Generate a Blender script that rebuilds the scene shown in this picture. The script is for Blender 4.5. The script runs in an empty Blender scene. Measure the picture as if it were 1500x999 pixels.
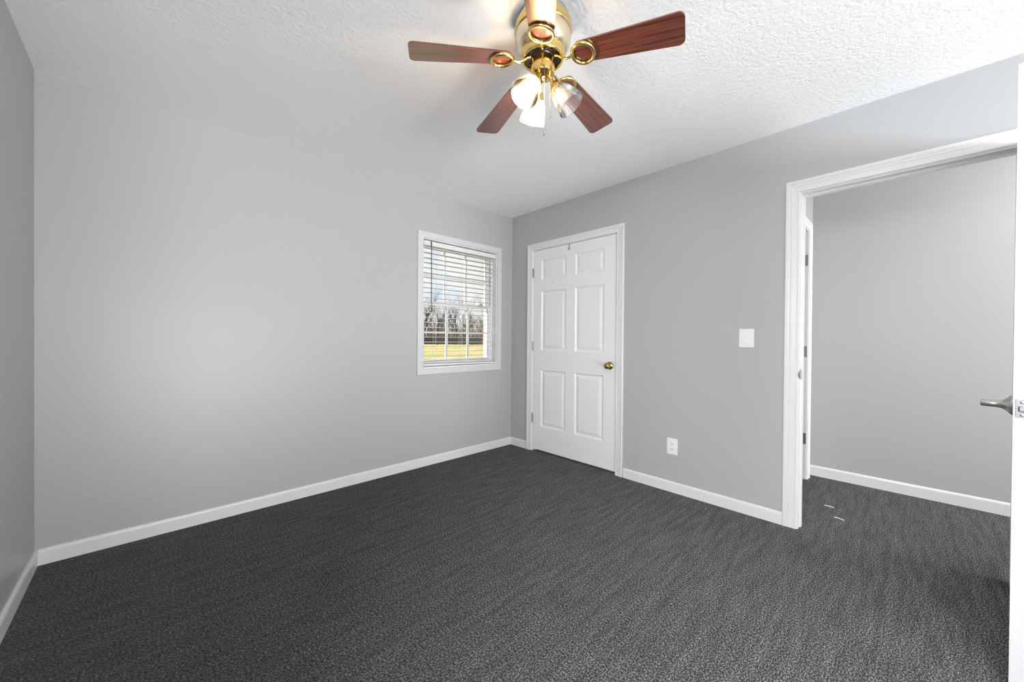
import bpy, bmesh, math, random
from mathutils import Vector, Matrix
random.seed(7)
C = bpy.context.scene.collection
S = bpy.context.scene
PI = math.pi

# ------------------------------------------------------------------ camera
F_PX = 557.14
cam_d = bpy.data.cameras.new('camera'); cam = bpy.data.objects.new('camera', cam_d); C.objects.link(cam)
cam_d.sensor_fit = 'HORIZONTAL'; cam_d.sensor_width = 36.0; cam_d.lens = 36.0 * F_PX / 1500
cam_d.clip_start = 0.02; cam_d.clip_end = 400
EYE = Vector((0, 0, 1.1399))
_y, _p, _r = math.radians(43.757), math.radians(-0.377), math.radians(0.429)
fwd = Vector((math.sin(_y)*math.cos(_p), math.cos(_y)*math.cos(_p), math.sin(_p)))
rgt = Vector((math.cos(_y), -math.sin(_y), 0)); upv = rgt.cross(fwd)
r2 = rgt*math.cos(_r) + upv*math.sin(_r); u2 = -rgt*math.sin(_r) + upv*math.cos(_r)
cam.matrix_world = Matrix(((r2.x, u2.x, -fwd.x, EYE.x), (r2.y, u2.y, -fwd.y, EYE.y), (r2.z, u2.z, -fwd.z, EYE.z), (0, 0, 0, 1)))
S.camera = cam

# ------------------------------------------------------------------ view, world, lights
S.view_settings.view_transform = 'Standard'; S.view_settings.look = 'None'
S.view_settings.exposure = 0.15; S.view_settings.gamma = 1.0; S.view_settings.use_curve_mapping = False
S.cycles.max_bounces = 10; S.cycles.diffuse_bounces = 6; S.cycles.glossy_bounces = 4
S.cycles.transparent_max_bounces = 12; S.cycles.sample_clamp_indirect = 4.0
S.cycles.caustics_reflective = False; S.cycles.caustics_refractive = False
S.cycles.use_denoising = True

SKY = 1.0            # sky brightness
SUN = 22.0
SIDE_FILL = 205.0   # added fill light, coming through an unseen opening in the left wall
REAR_FILL = 480.0   # added fill light from outside an unseen opening behind the camera
HALL_FILL = 66.0    # added unseen fill light at the near end of the hall
HALL_LAMP = 6.5
BULB = 210.0

world = bpy.data.worlds.new('world'); S.world = world; world.use_nodes = True
wn = world.node_tree; wn.nodes.clear()
wo = wn.nodes.new('ShaderNodeOutputWorld'); wb = wn.nodes.new('ShaderNodeBackground')
tc = wn.nodes.new('ShaderNodeTexCoord'); nz = wn.nodes.new('ShaderNodeTexNoise'); rp = wn.nodes.new('ShaderNodeValToRGB')
nz.inputs['Scale'].default_value = 5.0; nz.inputs['Detail'].default_value = 5.0
rp.color_ramp.elements[0].position = 0.32; rp.color_ramp.elements[0].color = (0.62, 0.78, 1.0, 1)
rp.color_ramp.elements[1].position = 0.46; rp.color_ramp.elements[1].color = (1.0, 1.0, 1.0, 1)
wn.links.new(tc.outputs['Generated'], nz.inputs['Vector']); wn.links.new(nz.outputs['Fac'], rp.inputs['Fac'])
wn.links.new(rp.outputs['Color'], wb.inputs['Color']); wb.inputs['Strength'].default_value = SKY
wn.links.new(wb.outputs['Background'], wo.inputs['Surface'])

def aim(o, d):
    o.rotation_euler = Vector(d).to_track_quat('-Z', 'Y').to_euler()
sd = bpy.data.lights.new('sun', 'SUN'); sd.energy = SUN; sd.angle = 0.01; sd.color = (1, 0.93, 0.82)
so = bpy.data.objects.new('sun', sd); C.objects.link(so); so.location = (-10, 12, 12); aim(so, (0.58, -0.55, -0.56))
ad = bpy.data.lights.new('rear_fill_light', 'AREA'); ad.shape = 'RECTANGLE'; ad.size = 4.4; ad.size_y = 1.5; ad.energy = REAR_FILL
ad.color = (0.95, 0.975, 1.0)
ao = bpy.data.objects.new('rear_fill_light', ad); C.objects.link(ao); ao.location = (0.4, -5.2, 0.30); aim(ao, (0.1, 1, .42))
ld = bpy.data.lights.new('side_fill_light', 'AREA'); ld.shape = 'RECTANGLE'; ld.size = 2.8; ld.size_y = 1.7; ld.energy = SIDE_FILL
ld.color = (0.97, 0.985, 1.0)
lo = bpy.data.objects.new('side_fill_light', ld); C.objects.link(lo); lo.location = (-2.4, -0.75, 2.1); aim(lo, (1, 0.12, -0.33))
hd = bpy.data.lights.new('hall_ceiling_lamp', 'AREA'); hd.shape = 'DISK'; hd.size = 0.3; hd.energy = HALL_LAMP; hd.color = (1, 0.95, 0.9)
ho = bpy.data.objects.new('hall_ceiling_lamp', hd); C.objects.link(ho); ho.location = (3.45, -0.9, 2.42); aim(ho, (0, 0, -1))

he = bpy.data.lights.new('hall_fill_light', 'AREA'); he.shape = 'RECTANGLE'; he.size = 0.8; he.size_y = 1.5; he.energy = HALL_FILL
heo = bpy.data.objects.new('hall_fill_light', he); C.objects.link(heo); heo.location = (3.45, -2.64, 1.2); aim(heo, (0.05, 1, 0.1))

# ------------------------------------------------------------------ room measures
A = 2.974      # wall with the window: y = A
B = 2.8405     # wall with the doors: x = B
CL = -0.4035   # wall on the left: x = CL
H = 2.44
REAR = -2.4
WT = 0.115     # thickness of inner walls
HX = 4.08      # far wall of the hall
HY = 0.576     # end wall of the hall

# ------------------------------------------------------------------ materials
MATS = {}
def mat(name, color, rough=0.5, metal=0.0, spec=0.5, **kw):
    m = bpy.data.materials.new(name); m.use_nodes = True
    b = m.node_tree.nodes['Principled BSDF']
    b.inputs['Base Color'].default_value = (*color, 1); b.inputs['Roughness'].default_value = rough
    b.inputs['Metallic'].default_value = metal; b.inputs['Specular IOR Level'].default_value = spec
    for k, v in kw.items(): b.inputs[k.replace('_', ' ')].default_value = v
    MATS[name] = m; return m
def nodes(m): return m.node_tree.nodes, m.node_tree.links, m.node_tree.nodes['Principled BSDF']
def coords(m, scale=(1, 1, 1), rot=(0, 0, 0)):
    n, l, b = nodes(m)
    t = n.new('ShaderNodeTexCoord'); mp = n.new('ShaderNodeMapping')
    mp.inputs['Scale'].default_value = scale; mp.inputs['Rotation'].default_value = rot
    l.new(t.outputs['Object'], mp.inputs['Vector']); return mp.outputs['Vector']
def noise(m, vec, scale, detail=2, rough=0.5):
    n, l, b = nodes(m); t = n.new('ShaderNodeTexNoise')
    t.inputs['Scale'].default_value = scale; t.inputs['Detail'].default_value = detail; t.inputs['Roughness'].default_value = rough
    l.new(vec, t.inputs['Vector']); return t.outputs['Fac']
def ramp(m, fac, stops):
    n, l, b = nodes(m); r = n.new('ShaderNodeValToRGB'); e = r.color_ramp.elements
    while len(e) < len(stops): e.new(0.5)
    for el, (p, c) in zip(e, stops): el.position = p; el.color = (*c, 1)
    l.new(fac, r.inputs['Fac']); return r.outputs['Color']
def bump(m, fac, strength, dist):
    n, l, b = nodes(m); t = n.new('ShaderNodeBump')
    t.inputs['Strength'].default_value = strength; t.inputs['Distance'].default_value = dist
    l.new(fac, t.inputs['Height']); l.new(t.outputs['Normal'], b.inputs['Normal'])
def mixc(m, fac, a, b2, mode='MIX'):
    n, l, b = nodes(m); t = n.new('ShaderNodeMix'); t.data_type = 'RGBA'; t.blend_type = mode
    for sock, v in ((t.inputs[0], fac), (t.inputs[6], a), (t.inputs[7], b2)):
        if hasattr(v, 'is_output'): l.new(v, sock)
        elif isinstance(v, (int, float)): sock.default_value = v
        else: sock.default_value = (*v, 1)
    return t.outputs[2]

wallm = mat('wall_paint', (0.46, 0.464, 0.47), 0.38, spec=0.30)
v = coords(wallm); bump(wallm, noise(wallm, v, 55, 3), 0.06, 0.003)
ceilm = mat('ceiling_texture', (0.95, 0.95, 0.95), 0.85, spec=0.2)
v = coords(ceilm)
f = ramp(ceilm, noise(ceilm, v, 62, 4, 0.6), [(0.38, (0, 0, 0)), (0.62, (1, 1, 1))])
bump(ceilm, f, 0.34, 0.0035)
trim = mat('white_trim_paint', (0.78, 0.78, 0.78), 0.30, spec=0.5)
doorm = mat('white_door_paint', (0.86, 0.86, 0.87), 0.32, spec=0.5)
v = coords(doorm, (60, 60, 3)); bump(doorm, noise(doorm, v, 4, 3), 0.05, 0.002)
casem = mat('window_casing_paint', (0.66, 0.66, 0.665), 0.35)
edoor = mat('door_paint_darkened', (0.64, 0.64, 0.65), 0.34)  # same white door paint, darkened to offset strong light on the latch edge
vinyl = mat('white_vinyl', (0.82, 0.82, 0.82), 0.35)
slatm = mat('white_slat', (0.80, 0.79, 0.77), 0.45)
plastic = mat('white_plastic', (0.86, 0.86, 0.86), 0.3)
dark = mat('dark_slot', (0.03, 0.03, 0.03), 0.6)
chainm = mat('dull_chain', (0.22, 0.21, 0.20), 0.6)
wandm = mat('grey_wand', (0.10, 0.09, 0.09), 0.4)
cordm = mat('blind_cord', (0.7, 0.69, 0.66), 0.8)

carpet = mat('charcoal_carpet', (0.06, 0.06, 0.062), 0.95, spec=0.1)
n, l, b = nodes(carpet)
v = coords(carpet, (0.55, 1.0, 1.0))
f1 = noise(carpet, v, 215, 3, 0.75)
c1 = ramp(carpet, f1, [(0.35, (0.008, 0.0085, 0.009)), (0.50, (0.070, 0.071, 0.072)), (0.66, (0.36, 0.36, 0.362))])
v2 = coords(carpet, (0.12, 1.0, 1.0)); f2 = noise(carpet, v2, 34, 4, 0.6)
c2 = ramp(carpet, f2, [(0.3, (0.72, 0.72, 0.72)), (0.7, (1.25, 1.25, 1.25))])
l.new(mixc(carpet, 1.0, c1, c2, 'MULTIPLY'), b.inputs['Base Color'])
bump(carpet, f1, 0.35, 0.006)
# the pile leans towards the left wall, so it takes light unevenly
gm = n.new('ShaderNodeNewGeometry'); va = n.new('ShaderNodeVectorMath'); va.operation = 'ADD'; va.inputs[1].default_value = (-1.0, -0.15, 0)
vn = n.new('ShaderNodeVectorMath'); vn.operation = 'NORMALIZE'
l.new(gm.outputs['Normal'], va.inputs[0]); l.new(va.outputs[0], vn.inputs[0])
bn = [q for q in n if q.type == 'BUMP'][0]; l.new(vn.outputs[0], bn.inputs['Normal'])
b.inputs['Sheen Weight'].default_value = 0.15; b.inputs['Sheen Roughness'].default_value = 0.5

brass = mat('polished_brass', (0.83, 0.60, 0.23), 0.16, 1.0)
pale_brass = mat('pale_brass', (0.92, 0.82, 0.60), 0.25, 1.0)
antique = mat('antique_brass', (0.45, 0.34, 0.17), 0.22, 1.0)
nickel = mat('satin_nickel', (0.55, 0.53, 0.50), 0.30, 1.0)
chrome = mat('bright_zinc', (0.36, 0.375, 0.39), 0.32, 1.0)
hingem = mat('grey_hinge', (0.36, 0.36, 0.36), 0.38, 1.0)
bronze = mat('bronze_hinge', (0.30, 0.24, 0.20), 0.4, 1.0)
motor = mat('dark_motor', (0.035, 0.030, 0.032), 0.3, spec=0.6)

blade = mat('mahogany_blade', (0.2, 0.05, 0.03), 0.30, spec=0.6, Coat_Weight=1.0, Coat_Roughness=0.17, Coat_IOR=1.62)
n, l, b = nodes(blade)
t = n.new('ShaderNodeUVMap'); mp = n.new('ShaderNodeMapping'); mp.inputs['Scale'].default_value = (3.0, 95, 1)
l.new(t.outputs['UV'], mp.inputs['Vector'])
f1 = noise(blade, mp.outputs['Vector'], 1.0, 4, 0.6)
l.new(ramp(blade, f1, [(0.30, (0.034, 0.009, 0.006)), (0.48, (0.125, 0.030, 0.016)), (0.70, (0.24, 0.070, 0.036))]), b.inputs['Base Color'])

def glass_mat(name, tint, diff):
    m = bpy.data.materials.new(name); m.use_nodes = True; nn = m.node_tree.nodes; ll = m.node_tree.links; nn.clear()
    out = nn.new('ShaderNodeOutputMaterial'); tr = nn.new('ShaderNodeBsdfTransparent'); gl = nn.new('ShaderNodeBsdfGlossy')
    tl = nn.new('ShaderNodeBsdfTranslucent'); df = nn.new('ShaderNodeBsdfDiffuse'); fr = nn.new('ShaderNodeFresnel'); fr.inputs['IOR'].default_value = 1.5
    tr.inputs['Color'].default_value = (*tint, 1); gl.inputs['Roughness'].default_value = 0.06
    a1 = nn.new('ShaderNodeMixShader'); a1.inputs[0].default_value = 0.5; ll.new(tl.outputs[0], a1.inputs[1]); ll.new(df.outputs[0], a1.inputs[2])
    a2 = nn.new('ShaderNodeMixShader'); a2.inputs[0].default_value = diff; ll.new(tr.outputs[0], a2.inputs[1]); ll.new(a1.outputs[0], a2.inputs[2])
    a3 = nn.new('ShaderNodeMixShader'); ll.new(fr.outputs[0], a3.inputs[0]); ll.new(a2.outputs[0], a3.inputs[1]); ll.new(gl.outputs[0], a3.inputs[2])
    ll.new(a3.outputs[0], out.inputs['Surface']); return m
shade_glass = glass_mat('ribbed_shade_glass', (0.96, 0.96, 0.96), 0.30)
pane_glass = glass_mat('window_glass', (0.97, 0.98, 0.97), 0.0)
bulbm = mat('lit_bulb', (1, 1, 1), 0.5)
unlit = mat('unlit_bulb', (0.85, 0.85, 0.83), 0.25)
bulbm.node_tree.nodes['Principled BSDF'].inputs['Emission Color'].default_value = (1.0, 0.92, 0.80, 1)
bulbm.node_tree.nodes['Principled BSDF'].inputs['Emission Strength'].default_value = BULB

brick = mat('pale_red_brick', (0.5, 0.3, 0.25), 0.85)
n, l, b = nodes(brick)
t = n.new('ShaderNodeTexCoord'); mp = n.new('ShaderNodeMapping'); mp.inputs['Rotation'].default_value = (PI/2, 0, PI/2)
bt = n.new('ShaderNodeTexBrick'); bt.inputs['Scale'].default_value = 1.0
bt.inputs['Brick Width'].default_value = 0.2; bt.inputs['Row Height'].default_value = 0.068; bt.inputs['Mortar Size'].default_value = 0.008
bt.inputs['Color1'].default_value = (0.42, 0.27, 0.23, 1); bt.inputs['Color2'].default_value = (0.36, 0.23, 0.19, 1); bt.inputs['Mortar'].default_value = (0.7, 0.67, 0.62, 1)
l.new(t.outputs['Object'], mp.inputs['Vector']); l.new(mp.outputs['Vector'], bt.inputs['Vector']); l.new(bt.outputs['Color'], b.inputs['Base Color'])

grass = mat('winter_grass', (0.3, 0.3, 0.1), 0.95, spec=0.1)
n, l, b = nodes(grass)
v = coords(grass); f1 = noise(grass, v, 0.22, 5, 0.6)
l.new(ramp(grass, f1, [(0.36, (0.115, 0.125, 0.035)), (0.5, (0.19, 0.175, 0.07)), (0.62, (0.22, 0.17, 0.10))]), b.inputs['Base Color'])
bark = mat('grey_bark', (0.05, 0.042, 0.036), 0.9, spec=0.1)
brush = mat('dry_brush', (0.36, 0.28, 0.18), 0.9, spec=0.1)
n, l, b = nodes(brush); v = coords(brush)
l.new(ramp(brush, noise(brush, v, 0.9, 3), [(0.35, (0.11, 0.085, 0.055)), (0.65, (0.28, 0.23, 0.15))]), b.inputs['Base Color'])
fencem = mat('dark_fence_wood', (0.022, 0.018, 0.017), 0.85)
lintm = mat('white_thread', (0.75, 0.74, 0.70), 0.8)

warmb = mat('warm_lit_bulb', (1, 1, 1), 0.5)
warmb.node_tree.nodes['Principled BSDF'].inputs['Emission Color'].default_value = (1.0, 0.62, 0.27, 1)
warmb.node_tree.nodes['Principled BSDF'].inputs['Emission Strength'].default_value = BULB * 1.3
# ------------------------------------------------------------------ mesh helpers
ORG = {}
class MB:
    def __init__(s): s.v = []; s.f = []; s.uv = {}
    def add(s, vs, fs):
        k = len(s.v); s.v += [Vector(p) for p in vs]; s.f += [tuple(k+i for i in f) for f in fs]; return k
    def box(s, x0, x1, y0, y1, z0, z1):
        s.add([(x, y, z) for x in (x0, x1) for y in (y0, y1) for z in (z0, z1)],
              [(0, 1, 3, 2), (4, 6, 7, 5), (0, 4, 5, 1), (2, 3, 7, 6), (0, 2, 6, 4), (1, 5, 7, 3)]); return s
    def obox(s, M, hx, hy, hz):
        s.add([M @ Vector((x*hx, y*hy, z*hz)) for x in (-1, 1) for y in (-1, 1) for z in (-1, 1)],
              [(0, 1, 3, 2), (4, 6, 7, 5), (0, 4, 5, 1), (2, 3, 7, 6), (0, 2, 6, 4), (1, 5, 7, 3)]); return s
    def tube(s, path, rad, n=10, closed=False):
        P = [Vector(p) for p in path]; R = rad if isinstance(rad, (list, tuple)) else [rad]*len(P)
        m = len(P); rings = []; prev = None
        for i in range(m):
            if closed: t = (P[(i+1) % m] - P[i-1]).normalized()
            else: t = (P[min(i+1, m-1)] - P[max(i-1, 0)]).normalized()
            if prev is None:
                a = Vector((0, 0, 1)) if abs(t.z) < 0.9 else Vector((1, 0, 0)); u = t.cross(a).normalized()
            else: u = (prev - t*prev.dot(t)).normalized()
            prev = u; w = t.cross(u)
            rings.append([P[i] + (u*math.cos(2*PI*k/n) + w*math.sin(2*PI*k/n))*R[i] for k in range(n)])
        base = s.add([p for r in rings for p in r], [])
        M = m if closed else m-1
        for i in range(M):
            for k in range(n):
                a, b_ = base+i*n, base+((i+1) % m)*n
                s.f.append((a+k, a+(k+1) % n, b_+(k+1) % n, b_+k))
        if not closed:
            s.f.append(tuple(base+k for k in range(n))[::-1]); s.f.append(tuple(base+(m-1)*n+k for k in range(n)))
        return s
    def lathe(s, prof, o, ax=(0, 0, 1), n=32, ribs=0, amp=0.0, cap=True):
        # prof: (radius, distance along axis)
        ax = Vector(ax).normalized(); o = Vector(o)
        a = Vector((1, 0, 0)) if abs(ax.x) < 0.9 else Vector((0, 1, 0)); u = ax.cross(a).normalized(); w = ax.cross(u)
        base = s.add([], [])
        for r, h in prof:
            for k in range(n):
                t = 2*PI*k/n; rr = r*(1 + (amp*math.cos(ribs*t) if ribs else 0))
                s.v.append(o + ax*h + (u*math.cos(t) + w*math.sin(t))*rr)
        for i in range(len(prof)-1):
            for k in range(n):
                a0 = base+i*n; b0 = a0+n
                s.f.append((a0+k, a0+(k+1) % n, b0+(k+1) % n, b0+k))
        if cap:
            if prof[0][0] > 1e-5: s.f.append(tuple(base+k for k in range(n))[::-1])
            if prof[-1][0] > 1e-5: s.f.append(tuple(base+(len(prof)-1)*n+k for k in range(n)))
        return s
    def ball(s, o, r, n=14, sz=1.0):
        return s.lathe([(max(1e-4, r*math.sin(PI*i/10)), -r*sz*math.cos(PI*i/10)) for i in range(11)], o, n=n)
    def build(s, name, m, parent=None, origin=None, smooth=False, bevel=0.0, recalc=True, angle=40):
        pw = ORG[parent.name] if parent else Vector((0, 0, 0))
        W = Vector(origin) if origin is not None else pw
        me = bpy.data.meshes.new(name); me.from_pydata([p - W for p in s.v], [], s.f); me.update()
        if recalc:
            bm = bmesh.new(); bm.from_mesh(me); bmesh.ops.recalc_face_normals(bm, faces=bm.faces); bm.to_mesh(me); bm.free()
        me.materials.append(m)
        o = bpy.data.objects.new(name, me); C.objects.link(o); o.location = W - pw
        if parent: o.parent = parent
        ORG[o.name] = W
        if bevel:
            md = o.modifiers.new('bevel', 'BEVEL'); md.width = bevel; md.segments = 2; md.limit_method = 'ANGLE'; md.angle_limit = math.radians(40)
        if smooth:
            for p in me.polygons: p.use_smooth = True
            try: me.set_sharp_from_angle(angle=math.radians(angle))
            except Exception: pass
        return o
def thing(name, loc):
    o = bpy.data.objects.new(name, None); C.objects.link(o); o.location = loc; ORG[o.name] = Vector(loc); o.empty_display_size = 0.1
    return o
def tag(o, label, cat, group=None, kind=None):
    o['label'] = label; o['category'] = cat
    if group: o['group'] = group
    if kind: o['kind'] = kind
    return o
def struct(o, label, cat): return tag(o, label, cat, kind='structure')

def wall(u0, u1, z0, z1, holes, to3, d0, d1):
    """a wall slab on the (u, z) plane with rectangular holes; to3(u, z, d) gives the point"""
    us = sorted({u0, u1, *[h[0] for h in holes], *[h[1] for h in holes]}); zs = sorted({z0, z1, *[h[2] for h in holes], *[h[3] for h in holes]})
    us = [u for u in us if u0 <= u <= u1]; zs = [z for z in zs if z0 <= z <= z1]
    def full(i, j):
        if i < 0 or j < 0 or i >= len(us)-1 or j >= len(zs)-1: return False
        cu, cz = (us[i]+us[i+1])/2, (zs[j]+zs[j+1])/2
        return not any(h[0] < cu < h[1] and h[2] < cz < h[3] for h in holes)
    m = MB()
    for i in range(len(us)-1):
        for j in range(len(zs)-1):
            if not full(i, j): continue
            a, b_, c, d = us[i], us[i+1], zs[j], zs[j+1]
            for dd in (d0, d1): m.add([to3(a, c, dd), to3(b_, c, dd), to3(b_, d, dd), to3(a, d, dd)], [(0, 1, 2, 3)])
            if not full(i-1, j): m.add([to3(a, c, d0), to3(a, d, d0), to3(a, d, d1), to3(a, c, d1)], [(0, 1, 2, 3)])
            if not full(i+1, j): m.add([to3(b_, c, d0), to3(b_, d, d0), to3(b_, d, d1), to3(b_, c, d1)], [(0, 1, 2, 3)])
            if not full(i, j-1): m.add([to3(a, c, d0), to3(b_, c, d0), to3(b_, c, d1), to3(a, c, d1)], [(0, 1, 2, 3)])
            if not full(i, j+1): m.add([to3(a, d, d0), to3(b_, d, d0), to3(b_, d, d1), to3(a, d, d1)], [(0, 1, 2, 3)])
    bm_v = {}                                             # weld shared corners
    vs = []; mp_ = []
    for p in m.v:
        k = (round(p.x, 5), round(p.y, 5), round(p.z, 5))
        if k not in bm_v: bm_v[k] = len(vs); vs.append(p)
        mp_.append(bm_v[k])
    m.v = vs; m.f = [tuple(mp_[i] for i in f) for f in m.f]
    return m
toB = lambda u, z, d: Vector((B - d, u, z))       # d > 0 into the room
toA = lambda u, z, d: Vector((u, A - d, z))
toC = lambda u, z, d: Vector((CL + d, u, z))
toR = lambda u, z, d: Vector((u, REAR + d, z))
toHE = lambda u, z, d: Vector((u, HY - d, z))
toHF = lambda u, z, d: Vector((HX - d, u, z))

CASING = [(0, 0), (0, .008), (.006, .0115), (.012, .0095), (.030, .011), (.036, .0135), (.042, .012), (.052, .016), (.062, .0165), (.066, .013), (.066, 0)]
FLATCASE = [(0, 0), (0, .012), (.003, .015), (.050, .015), (.055, .012), (.055, 0)]
def casing(ua, ub, z0, z1, prof, to3, four=False):
    m = MB(); rows = []
    for u, d in prof:
        if four: pts = [(ua-u, z0-u), (ub+u, z0-u), (ub+u, z1+u), (ua-u, z1+u)]
        else: pts = [(ua-u, z0), (ua-u, z1+u), (ub+u, z1+u), (ub+u, z0)]
        rows.append([to3(a, c, d) for a, c in pts])
    base = m.add([p for r in rows for p in r], [])
    seg = 4 if four else 3
    for i in range(len(rows)-1):
        for k in range(seg):
            a, b_ = base+i*4, base+(i+1)*4; k2 = (k+1) % 4
            m.f.append((a+k, a+k2, b_+k2, b_+k))
    if not four:
        m.f.append(tuple(base+i*4 for i in range(len(rows)))); m.f.append(tuple(base+i*4+3 for i in range(len(rows))))
    return m
def baseboard(u0, u1, to3, h=0.078):
    prof = [(0, .0), (.0125, 0), (.0125, h-.014), (.010, h-.005), (.005, h), (0, h)]
    m = MB(); base = m.add([to3(u, z, d) for u in (u0, u1) for d, z in prof], []); n_ = len(prof)
    for i in range(n_): m.f.append((base+i, base+(i+1) % n_, base+n_+(i+1) % n_, base+n_+i))
    m.f.append(tuple(base+i for i in range(n_))); m.f.append(tuple(base+n_+i for i in range(n_)))
    return m

# ------------------------------------------------------------------ shell
W0, W1, WZ0, WZ1 = 1.748, 2.627, 0.864, 2.030       # window opening
CD0, CD1, CDZ = 1.690, 2.672, 2.042                 # closet door opening (y range)
OP0, OP1, OPZ = -0.363, 0.473, 2.042                # rough opening to the hall (y range)
HLO = -2.6
struct(MB().box(CL-.2, HX+.2, HLO-.2, A+.1, -0.12, 0.0).build('floor', carpet), 'charcoal grey speckled carpet floor', 'floor')
struct(MB().box(CL-.2, HX+.2, HLO-.2, A+.2, H, H+.12).build('ceiling', ceilm), 'white ceiling with stippled texture', 'ceiling')
struct(wall(CL-WT, B+WT+1.3, 0, H, [(W0, W1, WZ0, WZ1)], toA, -0.10, 0).build('wall_back', wallm), 'grey painted wall around the window', 'wall')
struct(wall(HLO, A, 0, H, [(CD0, CD1, -1, CDZ), (OP0, OP1, -1, OPZ)], toB, -WT, 0).build('wall_right', wallm), 'grey painted wall with the closet door and hall doorway', 'wall')
struct(wall(REAR, A, 0, H, [(-1.7, .45, .12, 2.07)], toC, -WT, 0).build('wall_left', wallm), 'narrow strip of grey painted wall at the left edge', 'wall')  # opening added to let the side fill light in
struct(wall(CL-WT, B, 0, H, [(-0.3, 2.7, 0.12, 2.10)], toR, -WT, 0).build('wall_rear', wallm), 'grey painted wall behind the camera', 'wall')  # opening added to let the rear fill light in
struct(casing(-0.3, 2.7, 0.12, 2.10, FLATCASE, toR, True).build('trim_4', trim), 'white casing around the added rear opening for fill light', 'trim')
struct(casing(-1.7, .45, .12, 2.07, FLATCASE, toC, True).build('trim_9', trim), 'white casing around the added side opening for fill light', 'trim')
struct(wall(HLO, HY+1.0, 0, H, [], toHF, -WT, 0).build('wall_hall', wallm), 'plain grey hall wall seen through the open doorway', 'wall')
E0, E1 = 3.11, 3.905
struct(wall(B+WT, HX, 0, H, [(E0-.018, E1+.018, -1, 2.05)], toHE, -WT, 0).build('wall_hall_end', wallm), 'thin sliver of hall end wall behind the door jamb', 'wall')
struct(wall(B+WT, HX+WT, 0, H, [(3.0, 3.9, .3, 2.07)], lambda u, z, d: Vector((u, HLO+d, z)), -.1, 0).build('wall_hall_near', wallm), 'grey wall closing the near end of the hall', 'wall')  # opening added to hold the hall fill light
# rooms behind the closet door and the hall end door, only their shells
m = MB(); m.box(B+WT+.62, B+WT+.70, 1.60, A, 0, H); m.box(B+WT, B+WT+.70, 1.52, 1.60, 0, H)
struct(m.build('wall_closet', wallm), 'closet walls behind the white panel door', 'wall')

# brick outside
OX0, OX1 = W0-.01, W1+.012
struct(wall(CL-WT-2, B+WT+3, -0.6, H+.4, [(OX0, OX1, WZ0-.02, WZ1+.02)], toA, -0.235, -0.1001).build('wall_outside', brick), 'pale brick outside wall beside the window', 'wall')
struct(MB().box(-70, 170, A+.235, 220, -0.62, -0.5).build('ground_outside', grass), 'winter lawn outside the window', 'ground')

# baseboards
struct(baseboard(CL+.0125, B-.0125, toA).build('baseboard_back', trim), 'white baseboard along the window wall', 'baseboard')
struct(baseboard(REAR, A, toC).build('baseboard_left', trim), 'white baseboard along the left wall', 'baseboard')
struct(baseboard(2.742, A, toB).build('baseboard_corner', trim), 'short white baseboard between the corner and closet door', 'baseboard')
struct(baseboard(0.533, 1.622, toB).build('baseboard_right', trim), 'white baseboard between the two doorways', 'baseboard')
struct(baseboard(HLO, HY, toHF, 0.085).build('baseboard_hall', trim), 'white baseboard along the hall wall', 'baseboard')

# ------------------------------------------------------------------ door frames
def jamb(ua, ub, zt, to3, d0, d1, t=.018):
    m = MB()
    def bx(a, b_, c, d, e=d0, g=d1):
        m.add([to3(u, z, dd) for u in (a, b_) for z in (c, d) for dd in (e, g)], [(0, 1, 3, 2), (4, 6, 7, 5), (0, 4, 5, 1), (2, 3, 7, 6), (0, 2, 6, 4), (1, 5, 7, 3)])
    bx(ua, ua+t, 0, zt); bx(ub-t, ub, 0, zt); bx(ua+t, ub-t, zt-t, zt)
    return m, bx
# closet
m, bx = jamb(CD0, CD1, CDZ, toB, -WT, 0.001, .012); bx(CD0+.012, CD0+.03, 0, CDZ-.012, -.055, -.040); bx(CD1-.03, CD1-.012, 0, CDZ-.012, -.055, -.040); bx(CD0+.03, CD1-.03, CDZ-.03, CDZ-.012, -.055, -.040)
struct(m.build('trim_1', trim), 'white jamb of the closet door', 'trim')
struct(casing(CD0+.008, CD1-.008, 0, CDZ-.008, CASING, toB).build('trim_2', trim), 'white casing around the closet door', 'trim')
# doorway to the hall
m, bx = jamb(OP0, OP1, OPZ, toB, -WT, 0.001); bx(OP0+.018, OP0+.028, 0, OPZ-.018, -.075, -.040); bx(OP1-.026, OP1-.018, 0, OPZ-.018, -.075, -.040); bx(OP0+.028, OP1-.026, OPZ-.03, OPZ-.018, -.075, -.040)
fr = m.build('trim_3', trim); struct(fr, 'white jamb of the open hall doorway', 'trim')
struct(casing(OP0+.012, OP1-.012, 0, OPZ-.010, [(a*1.09, d) for a, d in CASING], toB).build('trim_5', trim), 'white ridged casing around the open hall doorway', 'trim')
toBh = lambda u, z, d: Vector((B + WT + d, u, z))
struct(casing(OP0+.012, OP1-.012, 0, OPZ-.010, CASING, toBh).build('trim_6', trim), 'white casing on the hall side of the doorway', 'trim')
m = MB(); m.box(B+.004, B+.036, OP1-.0195, OP1-.0175, 0.905, 0.965); m.tube([(B-.001, OP1-.019, 0.915), (B-.006, OP1-.016, 0.925), (B-.006, OP1-.016, 0.945), (B-.001, OP1-.019, 0.955)], .003, 8)
m.build('strike_plate', nickel, fr)
# hall end doorway with hinges
m, bx = jamb(E0-.018, E1+.018, 2.05, toHE, -WT, 0.001)
bx(E0, E0+.012, 0, 2.03, -.07, -.04); pass
fe = m.build('trim_7', trim); struct(fe, 'white jamb with hinges at the end of the hall', 'trim')
struct(casing(E0-.006, E1+.006, 0, 2.038, CASING, toHE).build('trim_8', trim), 'white casing at the end of the hall', 'trim')

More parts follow.
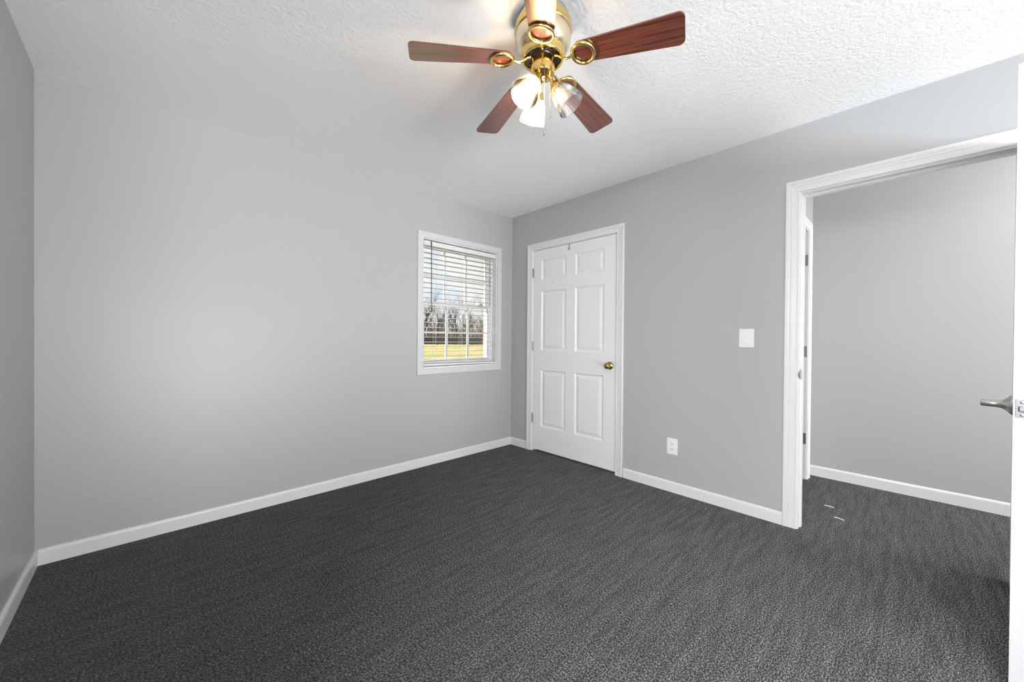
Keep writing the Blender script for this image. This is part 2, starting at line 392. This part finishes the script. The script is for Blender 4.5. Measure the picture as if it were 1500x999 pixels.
# ------------------------------------------------------------------ panel doors
def panel_leaf(w, h, thick, cols, rows, fr3):
    """fr3(s, z, d): s along the width 0..w, d depth into the leaf from the front face 0..thick"""
    m = MB()
    us = sorted({0, w, *[c for p in cols for c in p]}); zs = sorted({0, h, *[r for p in rows for r in p]})
    for side in (0, 1):
        D = (lambda d: d) if side == 0 else (lambda d: thick - d)
        for i in range(len(us)-1):
            for j in range(len(zs)-1):
                a, b_, c, d = us[i], us[i+1], zs[j], zs[j+1]
                if (a, b_) in cols and (c, d) in rows:
                    rings = []
                    for ins, dep in ((0, 0), (.006, .004), (.014, .0105), (.022, .0105), (.046, .0030), (.048, .0026)):
                        rings.append([(a+ins, c+ins, dep), (b_-ins, c+ins, dep), (b_-ins, d-ins, dep), (a+ins, d-ins, dep)])
                    k0 = m.add([fr3(u, z, D(dd)) for r in rings for u, z, dd in r], [])
                    for q in range(len(rings)-1):
                        for k in range(4):
                            m.f.append((k0+q*4+k, k0+q*4+(k+1) % 4, k0+q*4+4+(k+1) % 4, k0+q*4+4+k))
                    m.f.append(tuple(k0+(len(rings)-1)*4+k for k in range(4)))
                else:
                    m.add([fr3(a, c, D(0)), fr3(b_, c, D(0)), fr3(b_, d, D(0)), fr3(a, d, D(0))], [(0, 1, 2, 3)])
    for a, b_ in zip(us, us[1:]):
        for z in (0, h): m.add([fr3(a, z, 0), fr3(b_, z, 0), fr3(b_, z, thick), fr3(a, z, thick)], [(0, 1, 2, 3)])
    for c, d in zip(zs, zs[1:]):
        for u in (0, w): m.add([fr3(u, c, 0), fr3(u, d, 0), fr3(u, d, thick), fr3(u, c, thick)], [(0, 1, 2, 3)])
    key = {}; vs = []; mp_ = []
    for p in m.v:
        k = (round(p.x, 5), round(p.y, 5), round(p.z, 5))
        if k not in key: key[k] = len(vs); vs.append(p)
        mp_.append(key[k])
    m.v = vs; m.f = [tuple(mp_[i] for i in f) for f in m.f]
    return m

# closet door: hinged on the corner side
LY0, LY1, LZ0, LZ1 = CD0+.0145, CD1-.0145, 0.022, 2.027
d1_ = thing('door_1', (B+.004, LY1, 0)); struct(d1_, 'closed white six-panel closet door with brass knob', 'door')
w = LY1 - LY0
cols = [(0.106, 0.418), (0.522, 0.832)]
rows = [(0.236, 0.806), (1.000, 1.595), (1.704, 1.906)]
panel_leaf(w, LZ1-LZ0, .035, cols, rows, lambda s, z, d: Vector((B+.004+d, LY1-s, LZ0+z))).build('door_leaf', doorm, d1_)
for z in (1.805, 1.062, 0.332):
    m = MB(); m.tube([(B-.003, LY1+.002, z-.046), (B-.003, LY1+.002, z+.046)], .0062, 10)
    for q in (-.018, .018): m.tube([(B-.003, LY1+.002, z+q-.001), (B-.003, LY1+.002, z+q+.001)], .0068, 10)
    m.tube([(B-.003, LY1+.002, z+.046), (B-.003, LY1+.002, z+.052)], [.007, .004], 10)
    m.box(B+.002, B+.006, LY1-.004, LY1+.006, z-.044, z+.044)
    m.build('hinge', hingem, d1_, smooth=True)
m = MB(); kz = 0.915
m.lathe([(.0001, -.002), (.034, -.002), (.034, .004), (.030, .010), (.020, .014), (.0135, .020), (.0125, .030), (.018, .036), (.026, .042), (.0275, .052), (.024, .062), (.014, .067), (.0001, .068)], (B+.004, 1.762, kz), (-1, 0, 0), 28)
m.build('knob', antique, d1_, smooth=True, angle=60)
# hook over the door top
m = MB(); hy = 2.2023
m.tube([(B+.042, hy, 1.99), (B+.042, hy, 2.0335), (B-.001, hy, 2.0335), (B-.001, hy, 1.985), (B-.006, hy-.003, 1.974), (B-.018, hy-.004, 1.974), (B-.022, hy-.004, 1.984)], .0028, 8)
hk = m.build('door_hook', hingem, origin=(B, hy, 1.974), smooth=True); tag(hk, 'tiny grey metal hook hung over the top of the closet door', 'hook')

# open bedroom door, its latch edge towards the camera
hp = Vector((B-.012, -.338, 0)); fe_ = Vector((2.008, -.2325, 0))
dx = (hp - fe_).normalized(); nrm = Vector((-dx.y, dx.x, 0))       # nrm points to the doorway side
wl = (hp - fe_).length
d2 = thing('door_2', fe_); struct(d2, 'open white door seen edge-on at the right with nickel lever', 'door')
leaf2 = lambda s, z, d: fe_ + dx*s - nrm*d + Vector((0, 0, 0.02+z))
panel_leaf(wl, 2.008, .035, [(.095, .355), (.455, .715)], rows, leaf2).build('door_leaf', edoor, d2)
lz = 0.928
M = Matrix((( -nrm.x, dx.x, 0, 0), (-nrm.y, dx.y, 0, 0), (0, 0, 1, 0), (0, 0, 0, 1)))
m = MB()
pc = fe_ - nrm*.0175 + Vector((0, 0, lz))
m.obox(Matrix.Translation(pc - dx*.0005) @ M, .0125, .0013, .0285)
lp = m.build('latch_plate', chrome, d2, bevel=.0006)
m = MB(); m.obox(Matrix.Translation(pc - dx*.006) @ M, .007, .006, .009); m.build('latch_bolt', chrome, lp, bevel=.003)
for sz in (-.02, .02):
    MB().lathe([(.0001, 0), (.0042, 0), (.0042, .0012), (.003, .002), (.0001, .002)], pc - dx*.0016 + Vector((0, 0, sz)), -dx, 12).build('screw', chrome, lp, smooth=True)
m = MB(); hc = fe_ + dx*.062 + Vector((0, 0, lz+.004))
m.lathe([(.0001, -.002), (.033, -.002), (.033, .003), (.030, .007), (.022, .013), (.0155, .020), (.0125, .028), (.0115, .040), (.0115, .066), (.010, .069), (.0001, .069)], hc, nrm, 28)
lv = [hc + nrm*.060, hc + nrm*.060 + dx*.03, hc + nrm*.061 + dx*.07 - Vector((0, 0, .003)), hc + nrm*.060 + dx*.105 - Vector((0, 0, .010)), hc + nrm*.054 + dx*.118 - Vector((0, 0, .012))]
m.tube(lv, [.0105, .0105, .010, .009, .007], 14)
m.build('lever_handle', nickel, d2, smooth=True, angle=50)
hc2 = fe_ + dx*.062 - nrm*.035 + Vector((0, 0, lz+.004))
m = MB(); m.lathe([(.0001, -.002), (.033, -.002), (.033, .003), (.030, .007), (.022, .013), (.0155, .020), (.0125, .028), (.0115, .066), (.0001, .069)], hc2, -nrm, 28)
m.tube([hc2 - nrm*.060, hc2 - nrm*.060 + dx*.07, hc2 - nrm*.060 + dx*.11 - Vector((0, 0, .01))], [.0105, .010, .008], 14)
m.build('lever_handle', nickel, d2, smooth=True, angle=50)
for z in (1.83, 1.07, 0.27):
    m = MB(); hq = hp + nrm*.004 + dx*.004
    m.tube([hq + Vector((0, 0, z-.045)), hq + Vector((0, 0, z+.045))], .006, 10); m.build('hinge', hingem, d2, smooth=True)

# door at the end of the hall, swung away into the next room, only its hinge leaves show
d3 = thing('door_3', (E1, HY+.118, 0)); struct(d3, 'white door at the end of the hall swung out of sight', 'door')
panel_leaf(.78, 2.0, .035, [(.09, .35), (.44, .70)], rows, lambda s, z, d: Vector((E1-.036+d, HY+.122+s, .02+z))).build('door_leaf', doorm, d3)
for z, mm in ((1.80, hingem), (1.05, hingem), (0.335, bronze)):
    m = MB(); m.box(E1-.0022, E1+.0005, HY+.003, HY+.100, z-.045, z+.045)
    m.tube([(E1-.005, HY+.108, z-.045), (E1-.005, HY+.108, z+.045)], .005, 8)
    m.build('hinge', mm, d3)

# ------------------------------------------------------------------ window
w1 = thing('window_1', ((W0+W1)/2, A, WZ0)); struct(w1, 'white double-hung window with grids beside the closet door', 'window')
casing(W0+.004, W1-.004, WZ0+.004, WZ1-.004, FLATCASE, toA, True).build('casing', casem, w1)
m = MB()
def wbox(x0, x1, y0, y1, z0, z1): m.box(x0, x1, A+y0, A+y1, z0, z1)
wbox(W0, W0+.012, 0, .10, WZ0, WZ1); wbox(W1-.012, W1, 0, .10, WZ0, WZ1); wbox(W0+.012, W1-.012, 0, .10, WZ1-.012, WZ1); wbox(W0+.012, W1-.012, -.004, .10, WZ0, WZ0+.016)
m.build('window_frame', trim, w1)
X0, X1 = W0+.012, W1-.012
m = MB()      # vinyl liner with tracks
for xa, xb in ((X0, X0+.014), (X1-.014, X1)):
    wbox(xa, xb, .062, .148, WZ0+.016, WZ1-.012)
    for yy in (.064, .1005, .142):
        q = .008
        if xa == X0: wbox(xb, xb+q, yy, yy+.006, WZ0+.03, WZ1-.012)
        else: wbox(xa-q, xa, yy, yy+.006, WZ0+.03, WZ1-.012)
wbox(X0, X1, .062, .148, WZ1-.030, WZ1-.012); wbox(X0, X1, .062, .17, WZ0+.016, WZ0+.034)
m.build('window_track', vinyl, w1)
ZM = 1.458
def sash(y0, y1, z0, z1, rail_lo, rail_hi):
    global m
    m = MB(); xa, xb = X0+.016, X1-.016; st = .034
    wbox(xa, xa+st, y0, y1, z0, z1); wbox(xb-st, xb, y0, y1, z0, z1); wbox(xa+st, xb-st, y0, y1, z0, z0+rail_lo); wbox(xa+st, xb-st, y0, y1, z1-rail_hi, z1)
    so_ = m.build('sash', vinyl, w1, bevel=.002)
    m = MB(); yc = (y0+y1)/2; gx0, gx1, gz0, gz1 = xa+st, xb-st, z0+rail_lo, z1-rail_hi
    for k in (1, 2):
        x = gx0 + (gx1-gx0)*k/3; wbox(x-.009, x+.009, yc-.008, yc+.008, gz0, gz1)
    zc = (gz0+gz1)/2; wbox(gx0, gx1, yc-.0078, yc+.0078, zc-.009, zc+.009)
    m.build('muntins', vinyl, so_)
    m = MB(); wbox(gx0-.004, gx1+.004, yc-.002, yc+.002, gz0-.004, gz1+.004); m.build('pane', pane_glass, so_)
    return so_
sl = sash(.070, .098, WZ0+.034, ZM+.018, .045, .036)
sash(.106, .134, ZM-.018, WZ1-.030, .036, .034)
m = MB(); wbox(2.42, 2.47, .048, .07, ZM+.004, ZM+.016); m.tube([(2.445, A+.058, ZM+.016), (2.445, A+.058, ZM+.024), (2.475, A+.05, ZM+.026)], .005, 8)
m.build('sash_lock', nickel, sl)

# venetian blind inside the frame
bl = thing('window_blind', ((X0+X1)/2, A+.03, WZ1-.012)); tag(bl, 'white horizontal slat blind hanging open in the window', 'blind')
m = MB(); m.box(X0+.006, X1-.006, A+.006, A+.058, WZ1-.058, WZ1-.024); m.build('headrail', slatm, bl, bevel=.002)
m = MB(); m.box(X0+.004, X1-.004, A+.001, A+.005, WZ1-.064, WZ1-.024); m.build('valance', slatm, bl, bevel=.001)
m = MB(); ZT, ZB, PITCH = WZ1-.082, WZ0+.055, .0445
ns = int((ZT-ZB)/PITCH)+1; tilt = math.radians(0.5)
for i in range(ns):
    z = ZT - i*PITCH; z += 0.0015*math.sin(i*2.3)
    M_ = Matrix.Translation((0, A+.031, z)) @ Matrix.Rotation(-tilt, 4, 'X')
    prof = [(-.0245, 0), (-.012, .0017), (0, .0023), (.012, .0017), (.0245, 0)]
    k0 = m.add([], [])
    for x in (X0+.008, X1-.008):
        for yy, zz in prof: m.v.append(M_ @ Vector((x, yy, zz+.0012)))
        for yy, zz in prof[::-1]: m.v.append(M_ @ Vector((x, yy, zz-.0012)))
    for q in range(10): m.f.append((k0+q, k0+(q+1) % 10, k0+10+(q+1) % 10, k0+10+q))
    m.f.append(tuple(k0+q for q in range(10))); m.f.append(tuple(k0+10+q for q in range(10)))
zl = ZT-(ns-1)*PITCH
m.build('slats', slatm, bl)
m = MB()      # bottom rail, its left end hanging a little higher
rr = Matrix.Translation(((X0+X1)/2, A+.031, WZ0+.031)) @ Matrix.Rotation(math.radians(0.55), 4, 'Y')
m.obox(rr, (X1-X0)/2-.008, .024, .0075); m.build('bottom_rail', slatm, bl, bevel=.002)
for fx in (.16, .5, .84):
    m = MB(); x = X0 + (X1-X0)*fx
    for yy in (.0045, .0575): m.tube([(x, A+yy, WZ1-.055), (x, A+yy, WZ0+.034)], .0011, 6)
    m.tube([(x+.004, A+.031, WZ1-.055), (x+.004, A+.031, WZ0+.034)], .0009, 6)
    m.build('ladder_cord', cordm, bl)
m = MB(); m.tube([(1.833, A-.003, 2.005), (1.833, A-.010, 1.99), (1.834, A-.012, 1.37)], .0042, 8); m.build('tilt_wand', wandm, bl, smooth=True)

# ------------------------------------------------------------------ switch and outlet
def plate(name, yc, zc, label, cat):
    t_ = thing(name, (B, yc, zc)); tag(t_, label, cat); return t_
sw = plate('light_switch', 0.739, 1.153, 'white wall plate with one rocker switch beside the hall doorway', 'light switch')
MB().box(B-.0055, B+.001, .739-.0435, .739+.0435, 1.153-.061, 1.153+.061).build('wall_plate', plastic, sw, bevel=.003)
MB().box(B-.0075, B-.004, .739-.0185, .739+.0185, 1.153-.036, 1.153+.036).build('rocker_frame', plastic, sw, bevel=.001)
m = MB(); y0, y1 = .739-.0155, .739+.0155
m.add([(B-.006, y0, 1.120), (B-.006, y1, 1.120), (B-.006, y0, 1.186), (B-.006, y1, 1.186), (B-.0125, y0, 1.120), (B-.0125, y1, 1.120), (B-.0085, y0, 1.153), (B-.0085, y1, 1.153), (B-.0095, y0, 1.186), (B-.0095, y1, 1.186)],
      [(0, 1, 5, 4), (4, 5, 7, 6), (6, 7, 9, 8), (8, 9, 3, 2), (0, 4, 6, 8, 2), (1, 3, 9, 7, 5), (0, 2, 3, 1)])
m.build('rocker', plastic, sw, bevel=.0006)
ou = plate('power_outlet', 1.220, 0.341, 'white double power outlet low on the wall between the doorways', 'outlet')
MB().box(B-.0055, B+.001, 1.22-.040, 1.22+.040, .341-.060, .341+.060).build('wall_plate', plastic, ou, bevel=.003)
for dz in (-.0195, .0195):
    zc = .341+dz; m = MB()
    prof = [(.0165*math.cos(t_)*1.0, max(-.0135, min(.0135, .0185*math.sin(t_)))) for t_ in [2*PI*k/32 for k in range(32)]]
    k0 = m.add([(B-.0045, 1.22+a, zc+c) for a, c in prof] + [(B-.0075, 1.22+a, zc+c) for a, c in prof], [])
    for q in range(32): m.f.append((k0+q, k0+(q+1) % 32, k0+32+(q+1) % 32, k0+32+q))
    m.f.append(tuple(k0+32+q for q in range(32))); rc = m.build('receptacle', plastic, ou)
    m = MB()
    m.box(B-.0079, B-.007, 1.22+.0050, 1.22+.0072, zc-.003, zc+.0075); m.box(B-.0079, B-.007, 1.22-.0072, 1.22-.0050, zc-.002, zc+.0065)
    m.lathe([(.0001, 0), (.0026, 0), (.0026, .0009), (.0001, .0009)], (B-.007, 1.22, zc-.0085), (-1, 0, 0), 12); m.build('socket_slots', dark, rc)
MB().lathe([(.0001, 0), (.003, 0), (.003, .001), (.0001, .0014)], (B-.0055, 1.22, .341), (-1, 0, 0), 12).build('screw', plastic, ou)

# white threads on the hall carpet
for lab, (xa, ya), (xb, yb) in (('short white thread on the hall carpet, farther one from the doorway', (3.383, .394), (3.377, .344)),
                                ('short white thread on the hall carpet, nearer one to the doorway', (3.202, .324), (3.188, .274))):
    m = MB(); m.tube([(xa, ya, .003), ((xa+xb)/2+.003, (ya+yb)/2, .0045), (xb, yb, .003)], .0030, 6)
    tag(m.build('carpet_thread', lintm, origin=((xa+xb)/2, (ya+yb)/2, 0)), lab, 'thread', 'white threads on the hall carpet')

# ------------------------------------------------------------------ ceiling fan
FX, FY = 1.155, 1.0378
fan = thing('ceiling_fan', (FX, FY, H)); tag(fan, 'five-blade brass ceiling fan with mahogany blades and three glass lamp shades', 'ceiling fan')
P0 = Vector((FX, FY, 0))
m = MB(); m.lathe([(.0001, 2.4395), (.098, 2.4395), (.101, 2.436), (.104, 2.420), (.110, 2.405), (.110, 2.402)], P0, n=64); m.build('canopy', pale_brass, fan, smooth=True)
m = MB(); m.lathe([(.108, 2.404), (.1135, 2.400), (.1145, 2.392), (.1125, 2.388), (.1125, 2.384), (.1155, 2.380), (.1155, 2.374), (.1130, 2.370), (.110, 2.368)], P0, n=64, cap=False); m.build('housing_band', brass, fan, smooth=True)
m = MB(); m.lathe([(.110, 2.370), (.1125, 2.366), (.1120, 2.345), (.107, 2.322), (.098, 2.304), (.088, 2.294), (.086, 2.293)], P0, n=64, cap=False); m.build('motor_housing', pale_brass, fan, smooth=True)
m = MB(); m.lathe([(.090, 2.296), (.087, 2.290), (.0845, 2.280), (.0845, 2.272), (.082, 2.267), (.076, 2.266), (.073, 2.270), (.073, 2.290)], P0, n=64, cap=False); m.build('housing_rim', brass, fan, smooth=True)
m = MB(); m.lathe([(.0001, 2.300), (.078, 2.300), (.078, 2.284), (.066, 2.282), (.060, 2.276), (.045, 2.276), (.040, 2.268), (.0001, 2.268)], P0, n=48)
for k in range(20):
    t_ = 2*PI*k/20; m.box(FX+.058*math.cos(t_)-.003, FX+.058*math.cos(t_)+.003, FY+.058*math.sin(t_)-.003, FY+.058*math.sin(t_)+.003, 2.271, 2.279)
m.build('flywheel', motor, fan, smooth=True)
m = MB(); m.lathe([(.0001, 2.285), (.024, 2.285), (.024, 2.272), (.046, 2.268), (.0485, 2.262), (.0485, 2.214), (.046, 2.206), (.030, 2.200), (.016, 2.197), (.012, 2.192), (.012, 2.186), (.008, 2.180), (.0001, 2.178)], P0, n=48)
sh_ = m.build('switch_housing', brass, fan, smooth=True)

ZBL, RT = 2.2185, 0.527
pitch = math.radians(10.4)
for az in (147.9, 75.8, 6.2, -69.0, -139.9):
    a = math.radians(az); eh = Vector((math.cos(a), math.sin(a), 0)); et = Vector((-math.sin(a), math.cos(a), 0))
    er = (eh*(RT-.165) - Vector((0, 0, 2.250-ZBL))).normalized()
    # clockwise edge higher
    ew = et*math.cos(pitch) - Vector((0, 0, 1))*math.sin(pitch); en = er.cross(ew)
    if en.z < 0: en = -en
    bc = P0 + eh*.165 + Vector((0, 0, 2.250)) - er*.165
    R0, wr, wt_ = .128, .046, .0635
    out = []
    nr = 10
    for k in range(nr+1):      # rounded root
        t_ = PI/2 + PI*k/nr; out.append((R0+.030+.030*math.cos(t_), wr*math.sin(t_)))
    rc_ = .022
    for k in range(7):
        t_ = -PI/2 + PI/2*k/6; out.append((RT-rc_+rc_*math.cos(t_), -wt_+rc_+rc_*math.sin(t_)))
    for k in range(7):
        t_ = PI/2*k/6; out.append((RT-rc_+rc_*math.cos(t_), wt_-rc_+rc_*math.sin(t_)))
    m = MB(); N = len(out); th = .006
    m.add([bc + er*r + ew*u_ for r, u_ in out] + [bc + er*r + ew*u_ + en*th for r, u_ in out], [])
    m.f.append(tuple(range(N))); m.f.append(tuple(range(N, 2*N)))
    for q in range(N): m.f.append((q, (q+1) % N, N+(q+1) % N, N+q))
    bo = m.build('blade', blade, fan)
    me = bo.data; uvl = me.uv_layers.new(name='UVMap'); seed = az*0.37
    for lp_ in me.loops:
        p_ = me.vertices[lp_.vertex_index].co + Vector((FX, FY, H)) - bc
        uvl.data[lp_.index].uv = (p_.dot(er)+seed, p_.dot(ew)+seed*.31)
    # brass ring iron under the blade root
    m = MB(); rc3 = bc + er*.166 - en*.006
    ring = [rc3 + er*(.0425*math.cos(2*PI*k/40)) + ew*(.0445*math.sin(2*PI*k/40)) for k in range(40)]
    m.tube(ring, .0072, 10, closed=True)
    s0 = rc3 - er*.0425
    m.tube([s0, s0 - eh*.012 + Vector((0, 0, -.001)), P0 + eh*.098 + Vector((0, 0, 2.246)), P0 + eh*.082 + Vector((0, 0, 2.254)), P0 + eh*.066 + Vector((0, 0, 2.268)), P0 + eh*.052 + Vector((0, 0, 2.273))], [.0075, .0065, .006, .006, .0065, .0075], 10)
    ir = m.build('blade_iron', brass, bo, smooth=True, angle=60)

# three lamps
for i, az in enumerate((185.2, 65.2, -54.8)):
    a = math.radians(az); er = Vector((math.cos(a), math.sin(a), 0)); th_ = math.radians(52)
    ax = er*math.cos(th_) - Vector((0, 0, 1))*math.sin(th_)
    rim = P0 + er*.112 + Vector((0, 0, 2.0785)); L = .100
    nk = rim - ax*L
    m = MB()
    m.tube([P0 + er*.010 + Vector((0, 0, 2.205)), P0 + er*.028 + Vector((0, 0, 2.198)), nk - ax*.012, nk + ax*.002], [.009, .0085, .009, .010], 12)
    m.lathe([(.0001, -.014), (.016, -.014), (.021, -.006), (.0255, .004), (.0265, .014), (.0245, .015), (.0001, .015)], nk, ax, 28)
    am = m.build('lamp_arm', brass, fan, smooth=True, angle=50)
    m = MB()
    prof = [(.024, 0), (.0265, .006), (.034, .018), (.0415, .034), (.0465, .052), (.0505, .072), (.0535, .090), (.0560, .100)]
    m.lathe([(r, h) for r, h in prof], nk + ax*.006, ax, 120, ribs=40, amp=.012, cap=False)
    shd = m.build('lamp_shade', shade_glass, am, smooth=True, angle=180)
    m = MB(); m.tube([nk + ax*.106 + (Vector((-er.y, er.x, 0))*math.cos(2*PI*k/60) + ax.cross(Vector((-er.y, er.x, 0)))*math.sin(2*PI*k/60))*.056 for k in range(60)], .0016, 8, closed=True)
    m.v += []; m.build('shade_rim', shade_glass, am, smooth=True)
    m = MB(); m.lathe([(.0001, .012), (.011, .012), (.012, .024), (.018, .036), (.0215, .050), (.019, .064), (.010, .073), (.0001, .076)], nk, ax, 24)
    bb = m.build('bulb', (warmb, bulbm, unlit)[i], am, smooth=True)
    if i == 2: bb['label'] = 'unlit bulb'
# pull chains
for off, zt, zb in ((Vector((.722, -.692, 0))*.0035 + Vector((-.692, -.722, 0))*.049, 2.215, 1.940), (Vector((.722, -.692, 0))*.027 + Vector((-.692, -.722, 0))*.041, 2.212, 2.013)):
    m = MB(); q = P0 + off
    m.tube([q + Vector((0, 0, zt)), q + Vector((0, 0, zb+.012))], .0007, 6)
    for k in range(int((zt-zb-.012)/.006)): m.ball(q + Vector((0, 0, zt-.003-k*.006)), .0012, 6)
    m.lathe([(.0001, 0), (.0026, .001), (.0030, .006), (.0018, .013), (.0001, .015)], q + Vector((0, 0, zb-.002)), n=10)
    m.build('pull_chain', chainm, fan, smooth=True)

# ------------------------------------------------------------------ outside, seen through the blind
def tree_mesh(seed):
    rnd = random.Random(seed); m = MB()
    def grow(p, d, L, r, lev):
        n_ = 4; pts = [p]; rs = [r]; dd = d.copy()
        for k in range(n_):
            dd = (dd + Vector((rnd.uniform(-1, 1), rnd.uniform(-1, 1), rnd.uniform(-.3, .6)))*.16).normalized()
            pts.append(pts[-1] + dd*(L/n_)); rs.append(r*(1-.5*(k+1)/n_))
        m.tube(pts, rs, 6 if lev < 1 else 4 if lev < 3 else 3)
        if lev >= 4: return
        for k in range(5 if lev < 2 else 4):
            i = rnd.randint(2, n_) if lev == 0 else rnd.randint(1, n_)
            sd_ = Vector((rnd.uniform(-1, 1), rnd.uniform(-1, 1), rnd.uniform(.1, .9))).normalized()
            grow(pts[i], (dd*.5 + sd_*.8).normalized(), L*rnd.uniform(.5, .72), rs[i]*.62, lev+1)
    grow(Vector((0, 0, 0)), Vector((0, 0, 1)), 5.2, .24, 0)
    return m
protos = []
for sd_ in (3, 8, 21):
    mm = tree_mesh(sd_); k0 = mm
    me_o = mm.build('bare_tree', bark, recalc=False); protos.append(me_o)
tw = []
rnd = random.Random(11)
for row, (D, offs) in enumerate(((101, (30.4, 35.3, 40.0)), (119, (28.0, 32.9, 37.6)), (138, (30.6, 35.2, 39.6)), (155, (33.0, 37.2, 41.2)))):
    for a_ in offs:
        az = math.radians(a_ + rnd.uniform(-.3, .3))
        tw.append((D*math.sin(az), D*math.cos(az), rnd.uniform(0, 6.28), rnd.uniform(1.25, 1.4)))
for i, (x, y, rz, s_) in enumerate(tw):
    o = protos[i] if i < 3 else protos[i % 3].copy()
    if i >= 3: C.objects.link(o)
    o.location = (x, y, -.5); o.rotation_euler = (0, 0, rz); o.scale = (s_, s_, s_)
    tag(o, 'leafless tree standing beyond the lawn outside the window', 'tree', 'bare trees beyond the lawn')
m = MB(); rnd = random.Random(5)
for i in range(1500):
    az = math.radians(rnd.uniform(24, 50)); D = rnd.uniform(168, 186); x, y = D*math.sin(az), D*math.cos(az)
    h = rnd.uniform(4, 10.5); lx, ly = rnd.uniform(-1.2, 1.2), rnd.uniform(-1.2, 1.2)
    m.tube([(x, y, -.5), (x+lx*.4, y+ly*.4, h*.6), (x+lx, y+ly, h)], [.16, .13, .03], 3)
tag(m.build('undergrowth', brush, recalc=False), 'tan tangle of dry brush behind the bare trees', 'undergrowth', kind='stuff')
fn = thing('wooden_fence', (56, 72, -.5)); tag(fn, 'long dark board fence across the far side of the lawn', 'fence')
m = MB(); pa, pb = Vector((34, 84, 0)), Vector((78, 60, 0)); dv = (pb-pa).normalized(); ln = (pb-pa).length
nv = Vector((-dv.y, dv.x, 0)); RM = Matrix(((dv.x, nv.x, 0, 0), (dv.y, nv.y, 0, 0), (0, 0, 1, 0), (0, 0, 0, 1)))
for k in range(3): m.obox(Matrix.Translation((pa+pb)/2 + Vector((0, 0, -.15+.62*k+.1))) @ RM, ln/2, .03, .29)
m.build('board', fencem, fn)
for k in range(13):
    MB().obox(Matrix.Translation(pa + dv*(ln*k/12) + nv*.1 + Vector((0, 0, .45))) @ RM, .07, .07, .95).build('post', fencem, fn)
